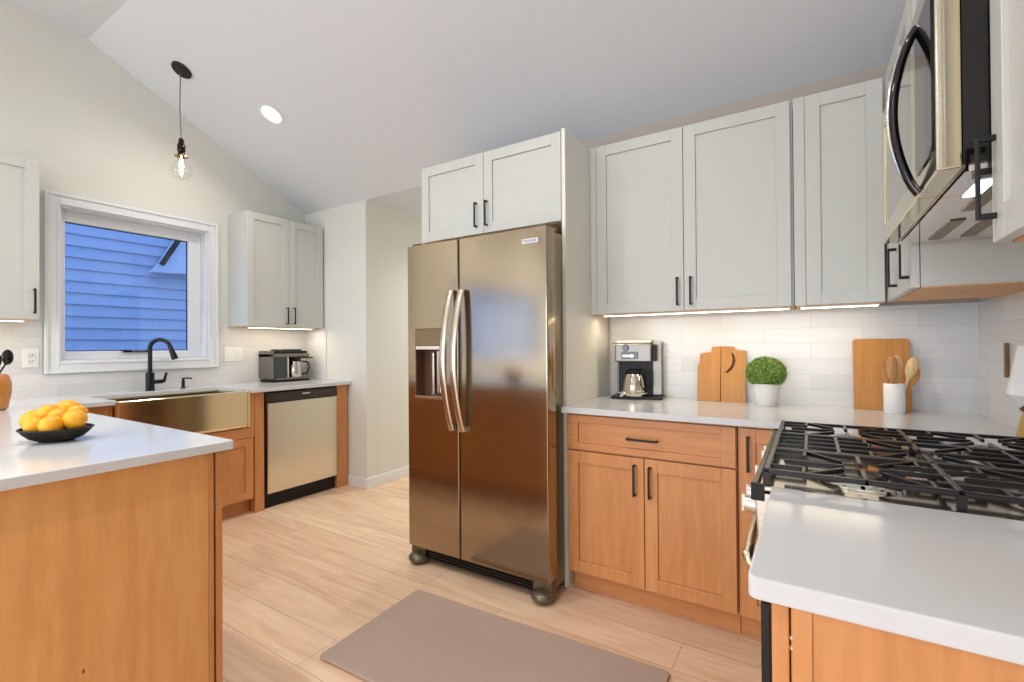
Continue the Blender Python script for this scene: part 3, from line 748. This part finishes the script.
for x, y in ((-1.0, .75), (-2.2, .2), (-3.3, -1.2), (-1.6, -1.8), (-3.3, -3.2), (-1.0, -3.4)):  # unseen ceiling lamps added to even out and lift the room light
    tag(recessed(x, y, 'round recessed ceiling light added out of view above or behind the camera', 9 if x == -1.0 else 13), group='added recessed lights out of view')
recessed(-2.6, 4.3, 'round recessed ceiling light added to brighten the hall behind the refrigerator', 20)  # unseen lamp added because the hall wall came out dark

# pendant
px, py = -3.593, 1.525; pz = zc(py)
r = thing('pendant_lamp', 'black pendant lamp with a clear glass bulb over the sink', 'pendant lamp', (px, py, pz))
mb = MB(); mb.lathe([(0, 0), (.062, 0), (.062, -.012), (.056, -.018), (0, -.020)], n=36)
bmesh.ops.rotate(mb.b, verts=mb.b.verts, cent=(0, 0, 0), matrix=Matrix.Rotation(sa, 3, 'X')); mb.build('canopy', M['black'], r, smooth=True)
mb = MB(); mb.tube([(-.01, -.005, -.015), (-.014, -.008, -.25), (-.006, -.003, -.47)], .0035, 8); mb.build('cord', mat('grey_cord', (.12, .12, .12), .6), r, smooth=True)
zz = -.47
mb = MB(); mb.lathe([(0, zz), (.012, zz), (.016, zz-.012), (.018, zz-.035), (.024, zz-.045), (.024, zz-.085), (.019, zz-.095), (.021, zz-.10), (.021, zz-.118), (0, zz-.118)], -.006, -.003, 24)
mb.tube([(.016, -.003, zz-.068), (.038, -.003, zz-.068)], .005, 10); mb.build('socket', mat('dark_bronze', (.03, .02, .015), .25, .8), r, smooth=True)
mb = MB(); mb.lathe([(.021, zz-.112), (.040, zz-.120), (.041, zz-.124), (.021, zz-.118)], -.006, -.003, 28); mb.build('collar', mat('copper', (.55, .26, .10), .2, 1), r, smooth=True)
zb = zz-.124
prof = [(.017, 0), (.022, -.02), (.040, -.04), (.058, -.068), (.063, -.092), (.058, -.118), (.040, -.142), (.018, -.154), (0, -.157)]
mb = MB(); mb.lathe([(a, zb+b) for a, b in prof], -.006, -.003, 32)
bu = mb.build('bulb', thin_glass('bulb_glass', (.985, .985, .97), .09), r, smooth=True)
mb = MB(); mb.tube([(-.006, -.003, zb+.003), (-.006, -.003, zb-.035)], .004, 8)
for k in range(6):
    a = k*PI/3; mb.tube([(-.006+.006*math.cos(a), -.003+.006*math.sin(a), zb-.02), (-.006+.012*math.cos(a+.4), -.003+.012*math.sin(a+.4), zb-.06), (-.006+.005*math.cos(a+.8), -.003+.005*math.sin(a+.8), zb-.11)], .0022, 6)
mb.build('filament', emit('filament_glow', (1, .78, .45), 28), bu)

# ------------------------------------------------------------------ outlets and switches
def plate(name, label, loc, rotz, kind, w_=.115, h_=.118):
    r = thing(name, label, 'outlet' if kind == 'o' else 'switch', loc, rotz)
    MB().box(-w_/2, w_/2, -.006, -.0003, -h_/2, h_/2).build('cover_plate', M['white'], r, bevel=.003)
    if kind == 'o':
        for zz_ in (-.02, .02):
            mb = MB(); mb.box(-.017, .017, -.0085, -.0062, zz_-.014, zz_+.014); oo = mb.build('socket', M['white'], r, bevel=.003)
            mb = MB(); mb.box(-.008, -.005, -.0092, -.0086, zz_-.004, zz_+.006); mb.box(.005, .008, -.0092, -.0086, zz_-.004, zz_+.006); mb.box(-.002, .002, -.0092, -.0086, zz_-.011, zz_-.007)
            mb.build('slot', M['blackp'], oo)
    else:
        for xx in (-.035, .035) if w_ < .14 else (-.04, .04):
            MB().box(xx-.016, xx+.016, -.0085, -.0062, -.033, .033).build('rocker', M['white'], r, bevel=.002)
plate('wall_outlet', 'white wall outlet on the tiles left of the window', (XW+.0095, .887, 1.160), PI/2, 'o', .075)
plate('wall_switch', 'white double switch plate on the tiles right of the window', (XW+.0095, 2.10, 1.160), PI/2, 's', .15)
tag(MB().box(-.006, .006, -.012, -.0003, -.062, .062).build('wall_strip', mat('brown_strip', (.22, .12, .05), .4), loc=(XR-.0095, 2.375, 1.150), rotz=-PI/2, bevel=.002),
    'narrow brown upright strip on the white tiled right wall behind the range', 'wall strip')

# ------------------------------------------------------------------ coffee makers
def arc(cx, cy, r0, a0, a1, n, z): return [(cx+r0*math.cos(a0+(a1-a0)*i/n), cy+r0*math.sin(a0+(a1-a0)*i/n), z) for i in range(n+1)]
r = thing('coffee_maker', 'silver drip coffee maker with steel carafe beside the tall cream panel', 'coffee maker', (-.824, 2.57, ZC), math.radians(9))
m_cs = brushed('appliance_steel', (.27, .25, .22), .36)
mb = MB(); mb.box(-.130, .146, .0, .16, .0, .016); mb.build('base', M['blackp'], r, bevel=.004)
mb = MB(); mb.box(-.110, .140, .085, .158, .0165, .315); mb.build('water_tank', m_cs, r, bevel=.006)
mb = MB(); mb.box(-.108, .092, .004, .084, .205, .305); hd = mb.build('brew_head', m_cs, r, bevel=.008, seg=3)
mb = MB(); mb.box(-.100, .090, .075, .0845, .017, .204); mb.build('back_plate', M['blackp'], r)
MB().box(.0925, .112, .03, .084, .21, .300).build('side_grip', M['blackp'], r, bevel=.003)
mb = MB(); mb.box(-.07, .02, -.001, .0035, .222, .262); mb.build('display', M['blackg'], hd, bevel=.002)
mb = MB(); mb.box(-.06, -.012, -.0035, -.0012, .235, .243); mb.tube([(-.012, -.0012, .239), (-.012, -.004, .239)], .007, 12); mb.build('button', M['chrome'], hd)
mb = MB(); mb.tube([(-.048, .0035, .284), (-.048, -.010, .284)], [.020, .017], 20); mb.box(-.050, -.046, -.012, -.0101, .272, .296); mb.build('dial', M['blackg'], hd, smooth=True)
mb = MB(); mb.box(-.128, .078, .012, .135, .3065, .312); mb.prism([(.02, .3125), (.13, .3125), (.12, .326), (.03, .326)], 'x', -.10, .09); mb.build('lid', m_cs, r, bevel=.002)
cx, cy = -.005, .020
mb = MB(); mb.lathe([(0, .018), (.055, .018), (.060, .028), (.059, .07), (.052, .115), (.043, .135), (.040, .140), (0, .140)], cx, cy, 28); ca = mb.build('carafe', mat('carafe_steel', (.72, .66, .58), .10, 1), r, smooth=True)
mb = MB(); mb.lathe([(0, .1405), (.042, .1405), (.044, .155), (.03, .165), (0, .167)], cx, cy, 24); mb.build('lid', M['blackp'], ca, smooth=True)
mb = MB(); mb.tube([(cx+.040, cy-.012, .150), (cx+.078, cy-.025, .150), (cx+.086, cy-.028, .125), (cx+.080, cy-.026, .07), (cx+.058, cy-.018, .055)], .0075, 10); mb.build('handle', M['blackp'], ca, smooth=True)
mb = MB(); pts = [(cx-.075+.15*i/12, cy-.058-.006*math.sin(PI*i/12), .040-.010*math.sin(PI*i/12)) for i in range(13)]; mb.tube(pts, .003, 8); mb.tube([(cx-.066, cy-.04, .02), (cx-.04, cy-.05, .045)], .012, 10)
mb.build('drip_rail', M['chrome'], r, smooth=True)

r = thing('coffee_maker', 'low wide coffee maker with black top on the counter beside the dishwasher end', 'coffee maker', (-3.86, 2.305, ZC), PI/2)
mb = MB(); mb.box(.015, .36, -.0, .19, .0, .020); mb.build('base', M['blackp'], r, bevel=.006)
MB().box(.04, .35, -.004, .18, .0205, .034).build('warming_plate', m_cs, r, bevel=.003)
mb = MB(); mb.box(.0, .022, .0, .19, .0345, .27); mb.box(.0, .36, .0, .19, .215, .245); mb.build('frame', m_cs, r, bevel=.004)
MB().box(.0225, .145, .004, .185, .0345, .2145).build('water_tank', mat('smoked_plastic', (.045, .05, .05), .2), r, bevel=.003)
MB().box(.1455, .158, -.004, .185, .0345, .2145).build('chrome_post', M['chrome'], r, bevel=.002)
MB().box(.16, .355, .12, .185, .0345, .2145).build('back_plate', M['blackp'], r)
mb = MB(); mb.box(.09, .30, .02, .17, .2455, .285); mb.box(.29, .355, .01, .12, .2455, .268); mb.build('top_cover', M['blackg'], r, bevel=.012, seg=3)
MB().box(.20, .385, -.03, .10, .200, .2145).build('brew_head', M['blackg'], r, bevel=.008, seg=3)
mb = MB(); mb.lathe([(0, .036), (.058, .036), (.062, .05), (.060, .12), (.050, .165), (.048, .175), (0, .175)], .255, .058, 26); ca = mb.build('carafe', mat('carafe_satin', (.62, .58, .52), .12, 1), r, smooth=True)
mb = MB(); mb.lathe([(0, .1755), (.05, .1755), (.052, .188), (0, .195)], .255, .058, 24); mb.build('lid', M['blackp'], ca, smooth=True)
mb = MB(); mb.tube([(.295, .02, .175), (.335, -.015, .165), (.345, -.02, .12), (.33, -.01, .07), (.30, .02, .055)], .008, 10); mb.build('handle', M['blackg'], ca, smooth=True)

# ------------------------------------------------------------------ cutting boards
m_bd = wood('bamboo', (.44, .18, .032), (.55, .25, .052), (.62, .31, .085), (14, 14, .8), .45, 1, .05)
def board(label, pts, loc, tilt, th=.016, hole=None):
    mb = MB(); mb.prism(pts, 'y', 0, th)
    o = mb.build('cutting_board', m_bd, bevel=.002)
    o.location = loc; o.rotation_euler = (tilt, 0, 0)
    return tag(o, label, 'cutting board')
ty = 2.676
# stepped board (left) and board with curved slot (right)
board('orange-brown cutting board with stepped left shoulder, left of the pair', [(-.118, 0), (-.004, 0), (-.002, .292), (-.046, .288), (-.050, .262), (-.094, .256), (-.106, .250), (-.110, .2), (-.117, .19)], (-.400, ty, ZC), -.13)
# crescent slot
ctr = [(.052, .256), (.059, .238), (.062, .218), (.058, .196), (.049, .177), (.037, .163), (.024, .152)]
wid = [.004, .0065, .0075, .0075, .0075, .007, .004]
cres, cin = [], []
for i, (p, w_) in enumerate(zip(ctr, wid)):
    a = Vector(ctr[max(0, i-1)]); b_ = Vector(ctr[min(6, i+1)]); t_ = (b_-a).normalized(); nn = Vector((-t_.y, t_.x))
    cres.append((p[0]+nn.x*w_, p[1]+nn.y*w_)); cin.append((p[0]-nn.x*w_, p[1]-nn.y*w_))
cin = cin[::-1]
outl = [(.0, 0), (.116, 0), (.118, .268), (.085, .270), (.070, .272), (.058, .290), (.0, .292)]
# outline split along the slot so the slot is a real opening
mb = MB(); bmx = mb.b
def ring_plate(mb, outer, inner, y0, y1):
    from mathutils.geometry import tessellate_polygon
    loops = [[Vector((x, z, 0)) for x, z in outer], [Vector((x, z, 0)) for x, z in inner]]
    tri = tessellate_polygon(loops); flat = outer+inner
    for y in (y0, y1):
        vs = [mb.b.verts.new((x, y, z)) for x, z in flat]
        for t3 in tri:
            try: mb.b.faces.new([vs[i] for i in t3])
            except ValueError: pass
        if y == y0: A = vs
        else: B = vs
    for off, n in ((0, len(outer)), (len(outer), len(inner))):
        for i in range(n): mb.b.faces.new((A[off+i], A[off+(i+1) % n], B[off+(i+1) % n], B[off+i]))
ring_plate(mb, outl, cres+cin, 0, .016)
o = mb.build('cutting_board', m_bd); MB().prism(cres+cin, 'y', .009, .0155).build('hand_slot', mat('dark_slot_wood', (.12, .03, .012), .6), o); o.location = (-.400, ty, ZC); o.rotation_euler = (-.13, 0, 0)
tag(o, 'orange-brown cutting board with a curved crescent hand slot, right of the pair', 'cutting board')
pts = rounded([(-.103, 0, .0), (.103, 0, .0), (.103, .322, .014), (-.103, .322, .014)], 0)
board('plain rectangular bamboo cutting board leaning on the tiles behind the utensil crock', pts, (.268, ty-.01, ZC), -.12)

# ------------------------------------------------------------------ potted topiary
r = thing('potted_topiary', 'round green boxwood ball in a small white pot on the back worktop', 'potted plant', (-.186, 2.60, ZC))
mb = MB(); mb.lathe([(0, 0), (.036, 0), (.040, .006), (.057, .100), (.057, .108), (.052, .108), (.049, .095), (0, .095)], n=36); mb.build('pot', M['ceramic'], r, smooth=True)
m_lf = mat('boxwood_leaf', (.16, .34, .04), .45); N, L, b = nodes(m_lf)
gi = N.new('ShaderNodeTexCoord'); n = N.new('ShaderNodeTexNoise'); n.inputs['Scale'].default_value = 90; L.new(gi.outputs['Object'], n.inputs['Vector'])
cr = N.new('ShaderNodeValToRGB'); e = cr.color_ramp.elements; e[0].position = .35; e[0].color = (.06, .16, .015, 1); e[1].position = .65; e[1].color = (.33, .50, .10, 1)
L.new(n.outputs['Fac'], cr.inputs[0]); L.new(cr.outputs[0], b.inputs['Base Color'])
mb = MB(); mb.ball((0, 0, .160), .070, 1.12, 1.0, .95, 24, 16); cc = Vector((0, 0, .160))
for i in range(4200):
    zz_ = random.uniform(-.75, 1); a = random.uniform(0, 2*PI); q = math.sqrt(1-zz_*zz_)
    d = Vector((q*math.cos(a), q*math.sin(a), zz_)); p = cc+Vector((d.x*.078, d.y*.070, d.z*.067))*random.uniform(.95, 1.08)
    t1 = d.orthogonal().normalized(); t1 = Matrix.Rotation(random.uniform(0, 6.28), 3, d) @ t1; t2 = d.cross(t1); out = (d*random.uniform(.3, 1)+t1*.6).normalized()
    s_ = random.uniform(.005, .0085)
    vs = [mb.b.verts.new(p), mb.b.verts.new(p+out*s_+t2*s_*.28), mb.b.verts.new(p+out*s_*2), mb.b.verts.new(p+out*s_-t2*s_*.28)]
    mb.b.faces.new(vs)
mb.build('foliage', m_lf, r)

# ------------------------------------------------------------------ utensil crock and wooden utensils
m_wu = wood('olive_wood', (.28, .10, .03), (.58, .29, .10), (.74, .45, .20), (30, 30, 3), .45, 1.5, .05)
m_wl = wood('pale_wood', (.60, .38, .16), (.76, .55, .28), (.85, .66, .40), (30, 30, 3), .5, 1, .0)
cx, cy = .302, 2.600
r = tag(MB().lathe([(0, 0), (.036, 0), (.038, .003), (.038, .125), (.0365, .127), (.034, .125), (.034, .006), (0, .006)], n=36).build('utensil_crock', M['ceramic'], smooth=True, loc=(cx, cy, ZC)),
        'white cylindrical crock holding wooden utensils in front of the rectangular cutting board', 'utensil crock')
def utensil(name, label, dx, lean, head, m, ln=.20, dyy=0, tw=0):
    """thin handle inside the crock and a shaped head; lean = x shift at the top"""
    r = thing(name, label, 'kitchen utensil', (cx+dx*.4, cy+dyy, ZC+.010))
    ln *= 1.16; L_ = Vector((lean, .004, ln)); u = L_.normalized()
    MB().tube([(0, 0, 0), L_*.5], [.0045, .005], 8).build('stem', m, r, smooth=True)
    mb = MB(); p0 = L_*.5
    if head == 'spoon':
        pts = [p0+u*k for k in (0, .015, .03, .055, .078, .095, .102)]; mb.tube(pts, [.005, .010, .017, .022, .020, .013, .003], 14, flat=(.35, 1))
    elif head == 'paddle':
        pts = [p0+u*k for k in (0, .012, .04, .075, .10, .112)]; mb.tube(pts, [.006, .014, .019, .020, .016, .006], 14, flat=(.3, 1))
    elif head == 'fork':
        for s in (-1, 0, 1): mb.tube([p0, p0+u*.03+Vector((s*.009, 0, 0)), p0+u*.085+Vector((s*.011, 0, 0))], [.006, .0045, .003], 8)
    mb.build('head', m, r, smooth=True)
utensil('wooden_fork', 'dark wooden fork standing at the left of the crock', -.030, -.022, 'fork', m_wu, .20, -.006)
utensil('wooden_spatula', 'reddish brown wooden spatula in the middle of the crock', -.012, -.004, 'paddle', m_wu, .215, -.014)
utensil('wooden_spatula', 'streaked wooden spatula behind the reddish one in the crock', .012, .008, 'paddle', m_wl, .215, .012)
utensil('wooden_spoon', 'pale wooden spoon leaning up to the right of the crock', .03, .066, 'spoon', m_wl, .225, -.004)
utensil('wooden_spoon', 'short orange wooden spoon leaning low to the right of the crock', .04, .060, 'spoon', m_bd, .155, .010)

# ------------------------------------------------------------------ small lamp at the right edge
r = thing('table_lamp', 'small lamp with white cone shade and golden base at the right edge behind the range', 'lamp', (.541, 1.965, ZC))
MB().lathe([(0, 0), (.034, 0), (.036, .004), (.032, .03), (.022, .085), (.018, .098), (0, .098)], n=32).build('base', mat('golden_glaze', (.55, .36, .10), .2, .4), r, smooth=True)
MB().lathe([(0, .0985), (.024, .0985), (.027, .106), (.018, .114), (.010, .118), (.010, .15), (0, .15)], n=28).build('collar', mat('dark_red_collar', (.10, .02, .012), .3), r, smooth=True)
MB().lathe([(.010, .128), (.038, .124), (.054, .148), (.051, .165), (.028, .29), (.025, .29), (.048, .164), (.050, .152), (.036, .129), (.010, .132)], n=40).build('lamp_shade', M['ceramic'], r, smooth=True)

# ------------------------------------------------------------------ utensils at the left edge
r = thing('utensil_jar', 'orange-brown wooden jar at the left edge of the window counter', 'utensil jar', (-3.41, .610, ZC))
MB().lathe([(0, 0), (.045, 0), (.056, .010), (.067, .085), (.067, .135), (.058, .168), (.048, .178), (.043, .172), (.055, .13), (.045, .012), (0, .012)], n=32).build('jar_body', wood('acacia', (.50, .17, .03), (.62, .25, .05), (.72, .34, .09), (8, 8, 3), .25, 1, .3), r, smooth=True)
for i, (dx, dy, tz, hd) in enumerate(((-.012, .048, .252, 0), (.022, .006, .240, 1))):
    r = thing('black_ladle' if i == 0 else 'black_spatula', ('black ladle' if i == 0 else 'black slotted spatula')+' standing in the wooden jar at the left edge', 'kitchen utensil', (-3.41, .610, ZC+.014))
    MB().tube([(dx*.2, dy*.1, .0), (dx*.7, dy*.55, .17), (dx, dy, tz-.04)], .004, 8).build('stem', M['blackp'], r, smooth=True)
    mb = MB(); mb.ball((dx*1.1, dy*1.15, tz-.005), .034, .35, .65, 1.15, 14, 10); mb.build('head', M['blackg'], r, smooth=True)

# ------------------------------------------------------------------ bowl of lemons
bcx, bcy = -2.10, .52
r = thing('wire_fruit_bowl', 'dark woven wire bowl full of lemons on the peninsula', 'bowl', (bcx, bcy, ZC), math.radians(32))
pf = [(.045, .002), (.070, .010), (.086, .024), (.099, .040)]
mb = MB()
for k in range(44):
    for sgn in (-1, 1):
        pts = []
        for j in range(9):
            t_ = j/8; i0 = min(2, int(t_*3)); f_ = t_*3-i0
            rr = pf[i0][0]*(1-f_)+pf[i0+1][0]*f_; zz_ = pf[i0][1]*(1-f_)+pf[i0+1][1]*f_
            a = 2*PI*k/44+sgn*t_*.5; pts.append((rr*math.cos(a), rr*.82*math.sin(a), zz_+.0015))
        mb.tube(pts, .0016, 5)
mb.build('wire_mesh', M['black'], r)
mb = MB()
for (rr, zz_, tr) in ((.099, .0415, .003), (.046, .0035, .003)):
    mb.tube([(rr*math.cos(2*PI*i/40), rr*.82*math.sin(2*PI*i/40), zz_) for i in range(41)], tr, 8)
mb.build('rim', M['black'], r, smooth=True)
MB().lathe([(0, .003), (.045, .003), (.069, .011), (.093, .035), (.092, .037), (.067, .014), (.044, .006), (0, .006)], n=36, sy=.82).build('liner', mat('dark_brown_basket', (.06, .024, .014), .6), r, smooth=True)
m_lem = mat('lemon_peel', (.86, .50, .02), .38); N, L, b = nodes(m_lem)
n = N.new('ShaderNodeTexNoise'); n.inputs['Scale'].default_value = 130; tc = N.new('ShaderNodeTexCoord'); L.new(tc.outputs['Object'], n.inputs['Vector'])
n_2 = N.new('ShaderNodeTexNoise'); n_2.inputs['Scale'].default_value = 14; L.new(tc.outputs['Object'], n_2.inputs['Vector'])
cr = N.new('ShaderNodeValToRGB'); e = cr.color_ramp.elements; e[0].position = .35; e[0].color = (.82, .33, .006, 1); e[1].position = .65; e[1].color = (.88, .46, .012, 1)
L.new(n_2.outputs['Fac'], cr.inputs[0]); L.new(cr.outputs[0], b.inputs['Base Color'])
bp = N.new('ShaderNodeBump'); bp.inputs['Strength'].default_value = .25; bp.inputs['Distance'].default_value = .001; L.new(n.outputs['Fac'], bp.inputs['Height']); L.new(bp.outputs[0], b.inputs['Normal'])
# camera-right in the plan is roughly (.85,.53); camera-forward (-.53,.85). u = right, v = away
lem = [(-.066, -.006, .066, .034, 1.12, 15, 'large lemon at the left end of the bowl'),
       (-.050, .044, .078, .029, 1.12, 60, 'lemon at the back left of the bowl'),
       (-.028, -.046, .054, .0275, 1.0, 90, 'round lemon at the front left of the bowl'),
       (.026, -.046, .056, .030, 1.0, 80, 'round lemon at the front right of the bowl'),
       (.064, -.002, .068, .031, 1.12, -20, 'large lemon at the right end of the bowl'),
       (-.028, .000, .090, .026, 1.1, 10, 'lemon between the front left and back left ones'),
       (-.004, .046, .094, .032, 1.12, 0, 'large lemon on top at the back of the bowl'),
       (.038, .036, .086, .024, 1.1, 45, 'small lemon at the back right of the bowl'),
       (.012, -.006, .080, .024, 1.1, -10, 'small lemon in the centre of the bowl')]
for (u, v_, z, rad, el, an, lab) in lem:
    rad *= 1.06; z += .001; u *= .95; v_ *= .93
    x = bcx+u*.85-v_*.53; y = bcy+u*.53+v_*.85
    prof = []
    for i in range(15):
        a = PI*i/14; q = math.sin(a)*rad; zz_ = -math.cos(a)*rad*el
        if i in (0, 14): q = 0; zz_ *= 1.10
        if i in (1, 13): q *= .75; zz_ *= 1.03
        prof.append((max(q, 0), zz_))
    mb = MB(); mb.lathe(prof, n=24)
    bmesh.ops.rotate(mb.b, verts=mb.b.verts, cent=(0, 0, 0), matrix=Matrix.Rotation(PI/2-.15, 3, 'Y'))
    bmesh.ops.rotate(mb.b, verts=mb.b.verts, cent=(0, 0, 0), matrix=Matrix.Rotation(math.radians(an+32), 3, 'Z'))
    mb.build('lemon', m_lem, smooth=True, loc=(x, y, ZC+z))
    o = C.objects[-1]; tag(o, 'yellow '+lab if not lab.startswith('large') else lab.replace('large', 'large yellow'), 'lemon', 'lemons in the wire bowl')

# ------------------------------------------------------------------ kitchen mat
m_rug = mat('taupe_mat', (.45, .335, .275), .75); N, L, b = nodes(m_rug)
n = N.new('ShaderNodeTexVoronoi'); n.inputs['Scale'].default_value = 220; tc = N.new('ShaderNodeTexCoord'); L.new(tc.outputs['Object'], n.inputs['Vector'])
bp = N.new('ShaderNodeBump'); bp.inputs['Strength'].default_value = .35; bp.inputs['Distance'].default_value = .0015; L.new(n.outputs['Distance'], bp.inputs['Height']); L.new(bp.outputs[0], b.inputs['Normal'])
pts = rounded([(0, 0, .02), (1.215, 0, .02), (1.215, -.578, .02), (0, -.578, .02)], 0)
o = MB().prism(pts, 'z', 0, .014).build('kitchen_mat', m_rug, loc=(-1.660, 1.738, .0002), bevel=.008, seg=3)
o.rotation_euler.z = math.radians(2.3)
tag(o, 'taupe rectangular cushioned mat on the floor in front of the refrigerator', 'mat')
